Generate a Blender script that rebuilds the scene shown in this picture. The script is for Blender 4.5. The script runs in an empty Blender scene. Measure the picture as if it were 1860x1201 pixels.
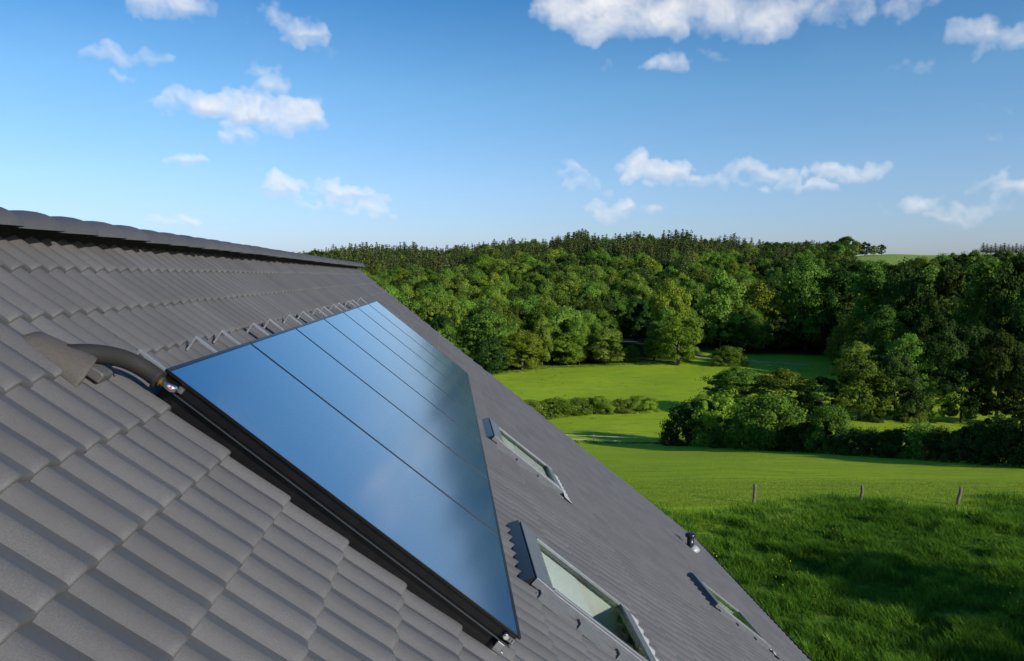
import bpy, math, random
import numpy as np
from mathutils import Vector, Matrix

# ------------------------------------------------------------------ camera, sky, sun
sc = bpy.context.scene
rad = math.radians
PW, PH, FPX = 1860, 1201, 1437.97            # photograph size and focal length in its pixels
PITCH, YAW, TH = 0.0675983, 0.0797143, 0.6836713
CS, CN = 1.638559, 1.039257                  # camera: distance down the slope from the ridge, height above the roof
Z0 = 10.45                                   # ridge height above the ground beside the house
ST, CT = math.sin(TH), math.cos(TH)


def RL(s, u, n):                             # roof slope coordinates (down slope, along ridge, off the roof) -> world
    return np.array([s*CT + n*ST, u, Z0 - s*ST + n*CT])


CAM = RL(CS, 0, CN)
FV = np.array([math.sin(YAW)*math.cos(PITCH), math.cos(YAW)*math.cos(PITCH), -math.sin(PITCH)])
RV = np.array([math.cos(YAW), -math.sin(YAW), 0.0])
UV = np.cross(RV, FV)
FH = np.array([math.sin(YAW), math.cos(YAW), 0.0])


def ray(x, y):
    return FV*FPX + RV*(x - PW/2) + UV*(PH/2 - y)


cam_d = bpy.data.cameras.new('camera')
cam = bpy.data.objects.new('camera', cam_d)
sc.collection.objects.link(cam)
cam_d.sensor_width = 36.0
cam_d.lens = FPX/PW*36.0
cam_d.clip_start = 0.05
cam_d.clip_end = 30000
M = Matrix.Identity(4)
for i in range(3):
    M[i][0], M[i][1], M[i][2], M[i][3] = RV[i], UV[i], -FV[i], CAM[i]
cam.matrix_world = M
sc.camera = cam

sc.view_settings.view_transform = 'Standard'
sc.view_settings.look = 'None'
sc.view_settings.exposure = 0.58
sc.view_settings.gamma = 1.0

SUN = np.array([1.0, -0.98, 0.50])
SUN /= np.linalg.norm(SUN)
SUN_EL = math.asin(SUN[2])
sun_d = bpy.data.lights.new('sun', 'SUN')
sun_d.energy = 3.4
sun_d.angle = rad(0.5)
sun_d.color = (1.0, 0.93, 0.82)
sun = bpy.data.objects.new('sun', sun_d)
sc.collection.objects.link(sun)
sun.rotation_euler = Vector(SUN).to_track_quat('Z', 'Y').to_euler()
sun.location = (60, -20, 40)

# (centre x, centre y, half width, half height, thickness) of each cloud, as pixel directions; the last row is added out of view
CLOUDS = [(385, 190, 108, 34, 1), (500, 208, 76, 32, .9), (463, 120, 34, 18, .5), (486, 158, 22, 26, .4), (280, 184, 18, 12, .5), (560, 192, 26, 12, .5), (438, 168, 20, 14, .9),
          (312, 4, 64, 34, .65), (492, 26, 24, 24, .5), (538, 58, 42, 26, .8), (588, 90, 26, 11, .5), (225, 95, 84, 22, .6), (222, 137, 28, 14, .6),
          (336, 287, 42, 17, 1), (442, 249, 38, 18, 1), (552, 251, 14, 8, .5), (500, 334, 32, 22, 1), (570, 347, 88, 23, .95), (640, 350, 50, 20, .9), (560, 369, 74, 12, .8), (668, 381, 46, 14, .9),
          (320, 394, 40, 16, 1), (207, 364, 12, 6, .4), (1080, 2, 90, 40, .6), (1150, 34, 90, 38, .62), (1240, 10, 70, 34, .5), (1335, 8, 60, 40, .45), (1395, 44, 60, 28, .5), (1480, 12, 110, 34, .5), (1610, 14, 60, 22, .45), (1660, 0, 60, 18, .5),
          (1760, 60, 56, 26, .7), (1826, 66, 54, 28, .65), (1212, 102, 28, 22, .6), (1280, 92, 30, 18, .6), (1655, 116, 34, 14, .5), (1110, 112, 20, 9, .5),
          (1135, 290, 26, 17, 1), (1196, 304, 62, 26, 1), (1250, 322, 70, 15, .8), (1035, 308, 26, 20, .8), (1060, 332, 44, 18, .9), (1260, 328, 110, 15, .7), (1340, 330, 90, 14, .7), (1350, 310, 46, 18, .9), (1410, 310, 50, 19, .9), (1440, 336, 70, 16, .9), (1500, 308, 44, 18, .8),
          (1560, 312, 44, 18, .8), (1105, 372, 40, 20, 1), (1160, 383, 50, 14, .8), (1110, 346, 50, 7, .35), (1808, 332, 34, 19, .9), (1850, 350, 30, 24, .9), (1684, 368, 30, 20, .9),
          (1722, 394, 34, 15, .9), (1775, 384, 90, 20, .5), (1600, 382, 16, 9, .4), (1815, 190, 40, 13, .5), (1828, 246, 30, 11, .6), (1270, 378, 26, 5, .3), (1020, 284, 20, 5, .3),
          (2180, 250, 150, 55, 1), (2380, 60, 200, 80, 1), (2000, -160, 220, 80, 1), (1500, -200, 200, 70, .9), (700, -260, 220, 60, 1), (-260, 60, 180, 55, 1), (-220, 300, 110, 26, 1), (2700, 300, 200, 50, 1)]  # unseen clouds added out of frame for the collectors to mirror


def cloud_map():
    """Cumulus sheet over azimuth -78..78 deg and elevation -2..46 deg: cover and sunlit fraction, computed from stacked puffs and noise."""
    S = 1150.0                                    # samples per radian
    A0, A1, E0, E1 = -1.36, 1.36, -.035, .80
    w, h = int((A1-A0)*S), int((E1-E0)*S)
    rs = np.random.default_rng(42)
    yy, xx = np.mgrid[0:h, 0:w].astype(np.float32)

    def fbm(x, y, scale, octv, gain=.5, billow=False):
        out = np.zeros_like(x); amp, tot = 1., 0.
        for o in range(octv):
            n = 128
            grid = rs.random((n, n)).astype(np.float32)
            px, py = x/scale, y/scale
            xi, yi = np.floor(px).astype(np.int32), np.floor(py).astype(np.int32)
            fx, fy = px-xi, py-yi
            fx, fy = fx*fx*(3-2*fx), fy*fy*(3-2*fy)
            xi, yi, xj, yj = xi % n, yi % n, (xi+1) % n, (yi+1) % n
            v = (grid[yi, xi]*(1-fx)+grid[yi, xj]*fx)*(1-fy) + (grid[yj, xi]*(1-fx)+grid[yj, xj]*fx)*fy
            if billow: v = np.abs(2*v-1)
            out += amp*v; tot += amp; amp *= gain; scale *= .5
        return out/tot
    wx = (fbm(xx, yy, 46, 5)-.5)*46; wy = (fbm(xx, yy, 46, 5)-.5)*30
    wx2 = (fbm(xx, yy, 15, 4)-.5)*17; wy2 = (fbm(xx, yy, 15, 4)-.5)*13
    X, Y = xx+wx+wx2, yy+wy+wy2
    H = np.zeros((h, w), np.float32)              # how thick the cloud is towards the viewer
    for (cx, cy, a, b, thick) in CLOUDS:
        d = ray(cx, cy)
        az, el = math.atan2(d @ RV, d @ FH), math.atan2(d[2], math.hypot(d @ RV, d @ FH))
        k = math.cos(az)
        gx, gy, ra, rb = (az-A0)*S, (el-E0)*S, .95*a/FPX*S*max(k*k, .3), .85*b/FPX*S*max(k, .5)
        n = int(10 + ra*rb/45)
        for i in range(n):
            t = rs.random()*2-1
            env = (1-abs(t)**2.2)**.5*(.55+.45*math.sin(t*5+gx)**2)
            v = rs.random()**.8*env*2 - 1           # -1 base, up to the top of the envelope
            r = rb*(.30+.45*rs.random())*(1-.45*max(v, 0))*(.6+.4*env)
            px_, py_ = gx+t*ra*.92, gy + v*rb*.8
            R = r*1.5
            x0, x1, y0, y1 = int(max(0, px_-R*1.6-34)), int(min(w, px_+R*1.6+34)), int(max(0, py_-R-24)), int(min(h, py_+R+24))
            if x1 <= x0 or y1 <= y0: continue
            dx, dy = (X[y0:y1, x0:x1]-px_)/1.35, Y[y0:y1, x0:x1]-py_
            dy = np.where(dy < 0, dy*1.25, dy)
            q = np.clip(1-(dx*dx+dy*dy)/(R*R), 0, 1)
            bump = np.sqrt(q)*r*thick
            sub = H[y0:y1, x0:x1]
            H[y0:y1, x0:x1] = np.maximum(sub, bump) + .18*np.minimum(sub, bump)
    det = fbm(xx+wx*.5, yy+wy*.5, 22, 6, .62)
    bil = 1-fbm(xx+wx*.3, yy+wy*.3, 26, 5, .5, True)
    wisp = fbm(xx+wx*1.2, yy+wy*1.2, 60, 6, .6)
    Hn = H*(.15+2.0*np.clip(wisp-.22, 0, .7)) - (1-det)*8.5 - (1-bil)*3.4 + 5.0
    cover = 1-np.exp(-np.clip(Hn, 0, None)*.082)
    edge = np.clip(H/3.5, 0, 1)
    cover *= edge

    def blur(a, n):
        for _ in range(n):
            a = (a + np.roll(a, 1, 0) + np.roll(a, -1, 0) + np.roll(a, 1, 1) + np.roll(a, -1, 1))/5
        return a
    Hs = blur(np.clip(H + bil*11 + det*7, 0, None)*np.clip(H, 0, 1), 2)
    gy_, gx_ = np.gradient(Hs)
    nz = 1/np.sqrt(1+.35*(gx_**2+gy_**2))
    lam = (-gx_*.5*.59 - gy_*.68*.59)*nz + .62*nz
    big = blur(np.clip(H, 0, 14), 30)
    ggy, _ = np.gradient(big)
    lit = .42 + .55*lam - .9*np.clip(ggy, 0, .5) - .009*np.clip(big-5, 0, None)
    lit = blur(np.clip(lit, 0, 1), 1)
    cover = blur(cover, 1)
    veil = np.clip(fbm(xx*.6, yy*1.6, 150, 6, .6)-.5, 0, 1)*.5
    cover = np.clip(cover + veil*.12*(1-cover), 0, 1)
    ey = (yy/h*(E1-E0)+E0)
    fade = np.clip((E1-ey)/.12, 0, 1)*np.clip((1.36-np.abs(xx/S+A0))/.15, 0, 1)
    return cover*fade, lit, (A0, A1, E0, E1)


def build_world():
    w = bpy.data.worlds.new('World')
    sc.world = w
    w.use_nodes = True
    nt = w.node_tree
    N, L = nt.nodes, nt.links
    N.clear()

    cov, lit, (A0, A1, E0, E1) = cloud_map()
    img = bpy.data.images.new('cloud_sheet', cov.shape[1], cov.shape[0], float_buffer=True)
    img.colorspace_settings.name = 'Non-Color'
    px = np.zeros(cov.shape + (4,), np.float32)
    px[..., 0], px[..., 1], px[..., 3] = cov, lit, 1
    px[0], px[-1], px[:, 0], px[:, -1] = 0, 0, 0, 0
    img.pixels.foreach_set(px.ravel())
    img.update()
    tc = N.new('ShaderNodeTexCoord')
    # direction -> (azimuth from the valley axis, elevation)
    def dot(v):
        d = N.new('ShaderNodeVectorMath'); d.operation = 'DOT_PRODUCT'
        L.new(tc.outputs['Generated'], d.inputs[0]); d.inputs[1].default_value = v
        return d.outputs['Value']

    def math_(op, a, b=None, c=None):
        m = N.new('ShaderNodeMath'); m.operation = op
        for i, v in enumerate((a, b, c)):
            if v is None:
                continue
            if isinstance(v, (int, float)):
                m.inputs[i].default_value = v
            else:
                L.new(v, m.inputs[i])
        return m.outputs[0]
    az = math_('ARCTAN2', dot(tuple(RV)), dot(tuple(FH)))
    el = math_('ARCSINE', dot((0, 0, 1)))
    cx = N.new('ShaderNodeCombineXYZ')
    L.new(math_('MULTIPLY_ADD', az, 1/(A1-A0), -A0/(A1-A0)), cx.inputs[0])
    L.new(math_('MULTIPLY_ADD', el, 1/(E1-E0), -E0/(E1-E0)), cx.inputs[1])
    it = N.new('ShaderNodeTexImage'); it.image = img; it.extension = 'EXTEND'; it.interpolation = 'Cubic'
    L.new(cx.outputs[0], it.inputs[0])
    sp = N.new('ShaderNodeSeparateColor'); L.new(it.outputs['Color'], sp.inputs[0])
    dens, lit_ = math_('MULTIPLY', sp.outputs[0], .97), sp.outputs[1]
    sky = N.new('ShaderNodeTexSky'); sky.sky_type = 'NISHITA'
    sky.sun_disc = False
    sky.sun_elevation = SUN_EL
    sky.sun_rotation = math.atan2(SUN[0], SUN[1])
    sky.altitude = 400; sky.air_density = 1.0; sky.dust_density = 1.25; sky.ozone_density = 7.5
    hs = N.new('ShaderNodeHueSaturation'); hs.inputs['Saturation'].default_value = 0.95
    L.new(sky.outputs[0], hs.inputs['Color'])
    cr = N.new('ShaderNodeValToRGB'); L.new(math_('MULTIPLY', el, 1.25), cr.inputs['Fac'])   # clear dry air: deep zenith, milky horizon
    ce = cr.color_ramp.elements
    ce[0].position = .02; ce[0].color = (1.0, .80, .80, 1); ce[1].position = .62; ce[1].color = (.13, .42, .58, 1)
    for p_, c_ in ((.14, (.98, .84, .76, 1)), (.28, (.74, .83, .74, 1)), (.45, (.26, .58, .65, 1))):
        k_ = ce.new(p_); k_.color = c_
    tint = N.new('ShaderNodeMix'); tint.data_type = 'RGBA'; tint.blend_type = 'MULTIPLY'; tint.inputs['Factor'].default_value = 1.0
    L.new(hs.outputs[0], tint.inputs[6]); L.new(cr.outputs['Color'], tint.inputs[7])

    def mixc(f, a, b):
        m = N.new('ShaderNodeMix'); m.data_type = 'RGBA'
        if isinstance(f, float): m.inputs['Factor'].default_value = f
        else: L.new(f, m.inputs['Factor'])
        for k, v in ((6, a), (7, b)):
            if isinstance(v, tuple): m.inputs[k].default_value = v
            else: L.new(v, m.inputs[k])
        return m.outputs[2]
    cc = mixc(lit_, (2.9, 3.2, 3.7, 1), (4.7, 4.55, 4.4, 1))
    col = mixc(dens, tint.outputs[2], cc)
    bg = N.new('ShaderNodeBackground'); bg.inputs['Strength'].default_value = 0.15
    L.new(col, bg.inputs['Color'])
    out = N.new('ShaderNodeOutputWorld'); L.new(bg.outputs[0], out.inputs[0])


build_world()
cy = sc.cycles
cy.max_bounces = 7; cy.diffuse_bounces = 3; cy.glossy_bounces = 3; cy.transmission_bounces = 5; cy.transparent_max_bounces = 6
cy.use_denoising = True
cy.sample_clamp_indirect = 6.0

# ------------------------------------------------------------------ helpers
rng = np.random.default_rng(7)


def tag(o, label=None, cat=None, group=None, kind=None):
    for k, v in (('label', label), ('category', cat), ('group', group), ('kind', kind)):
        if v:
            o[k] = v
    return o


def link(o, parent=None):
    sc.collection.objects.link(o)
    if parent is not None:
        o.parent = parent
    return o


def empty(name, loc=(0, 0, 0), rot=(0, 0, 0), parent=None):
    o = bpy.data.objects.new(name, None)
    o.empty_display_size = 0.2
    o.location = loc; o.rotation_euler = rot
    return link(o, parent)


def mesh_np(name, V, quads=None, tris=None, mats=(), mi=None, smooth=False, attrs=None):
    V = np.asarray(V, np.float32).reshape(-1, 3)
    me = bpy.data.meshes.new(name)
    loops, starts, tot = [], [], 0
    if quads is not None and len(quads):
        q = np.asarray(quads, np.int32).reshape(-1, 4)
        loops.append(q.ravel()); starts.append(np.arange(len(q))*4); tot = len(q)*4
    if tris is not None and len(tris):
        t = np.asarray(tris, np.int32).reshape(-1, 3)
        loops.append(t.ravel()); starts.append(tot + np.arange(len(t))*3)
    lv, ls = np.concatenate(loops).astype(np.int32), np.concatenate(starts).astype(np.int32)
    me.vertices.add(len(V)); me.vertices.foreach_set('co', V.ravel())
    me.loops.add(len(lv)); me.loops.foreach_set('vertex_index', lv)
    me.polygons.add(len(ls)); me.polygons.foreach_set('loop_start', ls)
    if mi is not None:
        me.polygons.foreach_set('material_index', np.asarray(mi, np.int32))
    me.polygons.foreach_set('use_smooth', np.full(len(ls), bool(smooth)) if not isinstance(smooth, np.ndarray) else smooth)
    for k, (dom, val) in (attrs or {}).items():
        a = me.attributes.new(k, 'FLOAT', dom)
        a.data.foreach_set('value', np.asarray(val, np.float32))
    for m in mats:
        me.materials.append(m)
    me.update(calc_edges=True)
    me.validate()
    return me


class MB:
    """Collects boxes, tubes and prisms, and links them as ONE mesh object."""
    def __init__(self):
        self.v, self.f, self.m = [], [], []

    def add(self, vs, fs, m=0):
        b = len(self.v)
        self.v += [tuple(map(float, v)) for v in vs]
        self.f += [tuple(b + i for i in f) for f in fs]
        self.m += [m]*len(fs)
        return self

    def box(self, a, b, m=0):
        (x0, y0, z0), (x1, y1, z1) = a, b
        vs = [(x0, y0, z0), (x1, y0, z0), (x1, y1, z0), (x0, y1, z0), (x0, y0, z1), (x1, y0, z1), (x1, y1, z1), (x0, y1, z1)]
        return self.add(vs, [(0, 3, 2, 1), (4, 5, 6, 7), (0, 1, 5, 4), (1, 2, 6, 5), (2, 3, 7, 6), (3, 0, 4, 7)], m)

    def prism_y(self, pts, y0, y1, m=0):      # closed (x, z) outline swept along y
        n = len(pts)
        vs = [(x, y0, z) for x, z in pts] + [(x, y1, z) for x, z in pts]
        fs = [(i, (i+1) % n, n+(i+1) % n, n+i) for i in range(n)] + [tuple(range(n-1, -1, -1)), tuple(range(n, 2*n))]
        return self.add(vs, fs, m)

    def tube(self, pts, r, seg=12, m=0, caps=True):
        pts = [np.array(p, float) for p in pts]
        rs = r if isinstance(r, (list, tuple, np.ndarray)) else [r]*len(pts)
        vs, prev = [], None
        for i, p in enumerate(pts):
            t = pts[min(i+1, len(pts)-1)] - pts[max(i-1, 0)]
            t /= np.linalg.norm(t) + 1e-12
            if prev is None:
                a = np.array([0, 0, 1.]) if abs(t[2]) < .9 else np.array([1., 0, 0])
            else:
                a = prev
            x = a - t*(a @ t); x /= np.linalg.norm(x); y = np.cross(t, x); prev = x
            for k in range(seg):
                an = 2*math.pi*k/seg
                vs.append(p + rs[i]*(x*math.cos(an) + y*math.sin(an)))
        fs = []
        for i in range(len(pts)-1):
            for k in range(seg):
                k2 = (k+1) % seg
                fs.append((i*seg+k, i*seg+k2, (i+1)*seg+k2, (i+1)*seg+k))
        if caps:
            fs.append(tuple(range(seg-1, -1, -1))); b = (len(pts)-1)*seg; fs.append(tuple(b+k for k in range(seg)))
        return self.add(vs, fs, m)

    def build(self, name, mats, parent=None, smooth=False, bevel=0.0, loc=None, rot=None):
        me = bpy.data.meshes.new(name)
        me.from_pydata(self.v, [], self.f)
        for m in (mats if isinstance(mats, (list, tuple)) else [mats]):
            me.materials.append(m)
        me.polygons.foreach_set('material_index', self.m)
        if smooth:
            me.polygons.foreach_set('use_smooth', [len(f) == 4 for f in self.f])
        me.update()
        o = bpy.data.objects.new(name, me)
        if bevel:
            b = o.modifiers.new('bevel', 'BEVEL'); b.width = bevel; b.segments = 2; b.limit_method = 'ANGLE'
        if loc is not None: o.location = loc
        if rot is not None: o.rotation_euler = rot
        return link(o, parent)


def material(name, base=(.5, .5, .5), rough=.6, metal=0., spec=.5, **kw):
    m = bpy.data.materials.new(name); m.use_nodes = True
    b = m.node_tree.nodes['Principled BSDF']
    b.inputs['Base Color'].default_value = (*base, 1)
    b.inputs['Roughness'].default_value = rough
    b.inputs['Metallic'].default_value = metal
    b.inputs['Specular IOR Level'].default_value = spec
    for k, v in kw.items():
        b.inputs[k].default_value = v
    return m


def nd(m, typ, **inp):
    n = m.node_tree.nodes.new(typ)
    for k, v in inp.items():
        n.inputs[k.replace('_', ' ')].default_value = v
    return n


def lk(m, a, b):
    m.node_tree.links.new(a, b)


def bsdf(m):
    return m.node_tree.nodes['Principled BSDF']


def speckle(m, c0, c1, scale, bump=0.0, dist=0.002, attr=None, attr_amt=0.0, detail=5, extra=None):
    """Object-space noise between two real colours, optional per-face tint attribute and bump."""
    tc = nd(m, 'ShaderNodeTexCoord')
    n = nd(m, 'ShaderNodeTexNoise', Scale=scale, Detail=detail, Roughness=.6)
    lk(m, tc.outputs['Object'], n.inputs['Vector'])
    r = nd(m, 'ShaderNodeMapRange', From_Min=.3, From_Max=.7)
    lk(m, n.outputs['Fac'], r.inputs['Value'])
    fac = r.outputs['Result']
    mx = nd(m, 'ShaderNodeMix'); mx.data_type = 'RGBA'
    lk(m, fac, mx.inputs['Factor']); mx.inputs[6].default_value = (*c0, 1); mx.inputs[7].default_value = (*c1, 1)
    col = mx.outputs[2]
    if extra:
        sc2, c2, lo, hi = extra
        n2 = nd(m, 'ShaderNodeTexNoise', Scale=sc2, Detail=6, Roughness=.65); lk(m, tc.outputs['Object'], n2.inputs['Vector'])
        r2 = nd(m, 'ShaderNodeMapRange', From_Min=lo, From_Max=hi); lk(m, n2.outputs['Fac'], r2.inputs['Value'])
        m2 = nd(m, 'ShaderNodeMix'); m2.data_type = 'RGBA'
        lk(m, r2.outputs['Result'], m2.inputs['Factor']); lk(m, col, m2.inputs[6]); m2.inputs[7].default_value = (*c2, 1)
        col = m2.outputs[2]
    if attr:
        a = nd(m, 'ShaderNodeAttribute'); a.attribute_name = attr
        mr = nd(m, 'ShaderNodeMapRange', To_Min=1-attr_amt, To_Max=1+attr_amt); lk(m, a.outputs['Fac'], mr.inputs['Value'])
        hv = nd(m, 'ShaderNodeHueSaturation'); lk(m, col, hv.inputs['Color']); lk(m, mr.outputs['Result'], hv.inputs['Value'])
        col = hv.outputs['Color']
    lk(m, col, bsdf(m).inputs['Base Color'])
    if bump:
        bp = nd(m, 'ShaderNodeBump', Strength=bump, Distance=dist)
        lk(m, n.outputs['Fac'], bp.inputs['Height']); lk(m, bp.outputs['Normal'], bsdf(m).inputs['Normal'])
    return m


MAT = {}
MAT['tile'] = speckle(material('concrete_tile', rough=.5, spec=.45), (.068, .066, .067), (.108, .105, .105), 240., .4, .0009, 'tint', .09,
                      extra=(2.2, (.072, .069, .068), .45, .8))
MAT['ridge'] = speckle(material('ridge_tile', rough=.6, spec=.35), (.055, .053, .055), (.09, .087, .088), 180., .4, .001, 'tint', .1)
MAT['old_tile'] = speckle(material('inlet_tile', rough=.7, spec=.3), (.060, .055, .050), (.085, .077, .070), 120., .3, .001,
                          extra=(14., (.085, .06, .045), .55, .85))
MAT['black'] = speckle(material('black_anodised', rough=.3, spec=.25), (.004, .004, .0045), (.007, .007, .008), 30.)
MAT['void'] = material('black_vent_strip', (.006, .006, .007), .8)
MAT['alu'] = speckle(material('brushed_aluminium', rough=.42, metal=.9), (.28, .285, .295), (.36, .365, .375), 40.)
MAT['galv'] = speckle(material('galvanised_steel', rough=.5, metal=.7), (.27, .275, .285), (.38, .385, .395), 120.)
MAT['chrome'] = material('chrome', (.74, .73, .71), .28, 1.)
MAT['brass'] = material('brass', (.75, .52, .2), .25, 1.)
MAT['red'] = material('red_plastic', (.5, .01, .01), .4)
MAT['rubber'] = speckle(material('foam_insulation', rough=.75, spec=.3), (.012, .012, .012), (.024, .023, .022), 300., .3, .0006)
MAT['grey_alu'] = speckle(material('grey_window_alu', rough=.42, metal=.2), (.115, .125, .138), (.15, .16, .172), 25.)
MAT['lead'] = speckle(material('pale_flashing', rough=.55, metal=.2), (.30, .31, .32), (.42, .42, .42), 60., .2, .001)
MAT['wall'] = speckle(material('white_render', rough=.9), (.66, .65, .62), (.74, .73, .70), 30., .3, .002)
MAT['lining'] = material('white_lining', (.78, .79, .74), .6)
MAT['room'] = material('room_floor', (.16, .12, .08), .6)
MAT['gutter'] = material('dark_zinc', (.045, .055, .065), .45, .4)
MAT['pipe'] = material('black_plastic_pipe', (.012, .014, .02), .32)
MAT['wood'] = speckle(material('weathered_wood', rough=.9), (.085, .065, .048), (.18, .145, .11), 22., .6, .006)
MAT['bark'] = speckle(material('bark', rough=.95), (.05, .04, .03), (.12, .10, .08), 6., .6, .02)
MAT['tape'] = material('white_fence_tape', (.8, .8, .78), .7)

# collector: dark selective absorber under lightly structured glass
m = MAT['glass'] = material('collector_glass', (.020, .075, .185), .16, .0, .6)
bsdf(m).inputs['IOR'].default_value = 1.9
bsdf(m).inputs['Specular Tint'].default_value = (.68, .88, 1.0, 1)
bsdf(m).inputs['Coat Weight'].default_value = .45
bsdf(m).inputs['Coat Roughness'].default_value = .11
bsdf(m).inputs['Coat IOR'].default_value = 1.6
tcg = nd(m, 'ShaderNodeTexCoord'); ng = nd(m, 'ShaderNodeTexNoise', Scale=3.0, Detail=3.); lk(m, tcg.outputs['Object'], ng.inputs['Vector'])
mrg = nd(m, 'ShaderNodeMapRange', To_Min=.10, To_Max=.15); lk(m, ng.outputs['Fac'], mrg.inputs['Value']); lk(m, mrg.outputs['Result'], bsdf(m).inputs['Roughness'])

m = MAT['pane'] = bpy.data.materials.new('window_glass'); m.use_nodes = True
m.node_tree.nodes.remove(bsdf(m))
tr = nd(m, 'ShaderNodeBsdfTransparent', Color=(.92, .97, .94, 1)); gl = nd(m, 'ShaderNodeBsdfGlossy', Roughness=.015, Color=(.95, 1, .98, 1))
lw = nd(m, 'ShaderNodeLayerWeight', Blend=.5); mxs = nd(m, 'ShaderNodeMixShader')
p5 = nd(m, 'ShaderNodeMath'); p5.operation = 'POWER'; lk(m, lw.outputs['Facing'], p5.inputs[0]); p5.inputs[1].default_value = 4.0
ma_ = nd(m, 'ShaderNodeMath'); ma_.operation = 'MULTIPLY_ADD'; lk(m, p5.outputs[0], ma_.inputs[0]); ma_.inputs[1].default_value = .88; ma_.inputs[2].default_value = .1
lk(m, ma_.outputs[0], mxs.inputs[0]); lk(m, tr.outputs[0], mxs.inputs[1]); lk(m, gl.outputs[0], mxs.inputs[2])
lk(m, mxs.outputs[0], m.node_tree.nodes['Material Output'].inputs[0])


def leaf_mat(name, c0, c1, c2, trans=.35):
    m = bpy.data.materials.new(name); m.use_nodes = True
    m.node_tree.nodes.remove(bsdf(m))
    a = nd(m, 'ShaderNodeAttribute'); a.attribute_name = 'tone'
    oi = nd(m, 'ShaderNodeObjectInfo')
    r = nd(m, 'ShaderNodeValToRGB')
    e = r.color_ramp.elements
    e[0].position = .0; e[0].color = (*c0, 1); e[1].position = 1.; e[1].color = (*c2, 1)
    k = e.new(.55); k.color = (*c1, 1)
    lk(m, a.outputs['Fac'], r.inputs['Fac'])
    hv = nd(m, 'ShaderNodeHueSaturation')
    mr = nd(m, 'ShaderNodeMapRange', To_Min=.478, To_Max=.53); lk(m, oi.outputs['Random'], mr.inputs['Value'])
    lk(m, mr.outputs['Result'], hv.inputs['Hue'])
    ml = nd(m, 'ShaderNodeMath'); ml.operation = 'MULTIPLY'; lk(m, oi.outputs['Random'], ml.inputs[0]); ml.inputs[1].default_value = 7.31
    fc = nd(m, 'ShaderNodeMath'); fc.operation = 'FRACT'; lk(m, ml.outputs[0], fc.inputs[0])
    mv = nd(m, 'ShaderNodeMapRange', To_Min=.7, To_Max=1.3); lk(m, fc.outputs[0], mv.inputs['Value'])
    lk(m, mv.outputs['Result'], hv.inputs['Value']); lk(m, r.outputs['Color'], hv.inputs['Color'])
    d = nd(m, 'ShaderNodeBsdfDiffuse'); t = nd(m, 'ShaderNodeBsdfTranslucent'); x = nd(m, 'ShaderNodeMixShader'); x.inputs[0].default_value = trans
    lk(m, hv.outputs['Color'], d.inputs['Color']); lk(m, hv.outputs['Color'], t.inputs['Color'])
    lk(m, d.outputs[0], x.inputs[1]); lk(m, t.outputs[0], x.inputs[2])
    lk(m, x.outputs[0], m.node_tree.nodes['Material Output'].inputs[0])
    return m


MAT['leaf_mid'] = leaf_mat('leaves_mid_green', (.072, .120, .020), (.165, .258, .036), (.27, .37, .060), .42)
MAT['leaf_bright'] = leaf_mat('leaves_fresh_green', (.105, .170, .020), (.22, .33, .036), (.33, .43, .060), .45)
MAT['leaf_dark'] = leaf_mat('leaves_dark_green', (.024, .046, .012), (.046, .082, .018), (.075, .12, .026), .25)
MAT['needle'] = leaf_mat('spruce_needles', (.040, .058, .020), (.085, .115, .032), (.17, .17, .055), .15)
MAT['blade'] = leaf_mat('grass_blades', (.080, .155, .016), (.16, .27, .025), (.36, .40, .10), .4)

# ------------------------------------------------------------------ terrain
XA = np.array([-4000, -1500, 300, 500, 640, 760, 1000, 1200, 1300, 1450, 1560, 1700, 1860, 2300, 6000.])
ZT = np.array([8, 8, 10, 12.0, 18.4, 15.7, 24.3, 25.9, 22.8, 23.0, 28.1, 28.6, 29.0, 30, 30.])
XF = np.array([-4000, 500, 900, 1000, 1250, 1290, 1560, 1610, 1900, 2300, 6000.])
RF = np.array([180, 182, 188, 203, 206, 236, 236, 190, 150, 140, 140.])
PR = np.array([-9000, 30, 38, 50, 60, 70, 85, 97, 104, 112, 130, 150, 9000.])
PZ = np.array([0, 0, -.25, -2.3, -4.0, -5.75, -8.35, -10.35, -11.0, -11.5, -12.1, -12.3, -12.3])


def vnoise(x, y, s):
    h = lambda a, b: np.modf(np.sin(a*127.1 + b*311.7 + s*17.3)*43758.5453)[0]
    xi, yi = np.floor(x), np.floor(y); fx, fy = x-xi, y-yi
    fx, fy = fx*fx*(3-2*fx), fy*fy*(3-2*fy)
    return ((h(xi, yi)*(1-fx)+h(xi+1, yi)*fx)*(1-fy) + (h(xi, yi+1)*(1-fx)+h(xi+1, yi+1)*fx)*fy)


def h_rq(r, q):
    r = np.asarray(r, float); q = np.asarray(q, float)
    z = sum(np.interp(r + d*(3 + r*.03), PR, PZ) for d in (-1, -.5, 0, .5, 1))/5
    z = np.where(r < 34, 0, z)
    x = 930 + FPX*q/np.maximum(r, 60)
    rf = sum(np.interp(x + d*60, XF, RF) for d in (-1, 0, 1))/3
    zt = sum(np.interp(x + d*50, XA, ZT) for d in (-1, 0, 1))/3
    t = (r - rf)/(565 - rf)
    t = np.clip(t, 0, 1)
    t = np.where(t < .06, t*t/.12, t - .03)/.97
    t = np.where(t > .85, .85 + (t-.85) - (t-.85)**2*1.6, t)
    z = z + (zt + 12.3)*t
    amp = np.clip((r-20)/60, 0, 1)
    z = z + amp*.35*(vnoise(r/14, q/14, 1)-.5) + np.clip((r-150)/100, 0, 1)*1.6*(vnoise(r/45, q/45, 2)-.5)
    return z


def rq2w(r, q, z):
    return np.stack([CAM[0] + FH[0]*r + RV[0]*q, CAM[1] + FH[1]*r + RV[1]*q, z], -1)


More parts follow.
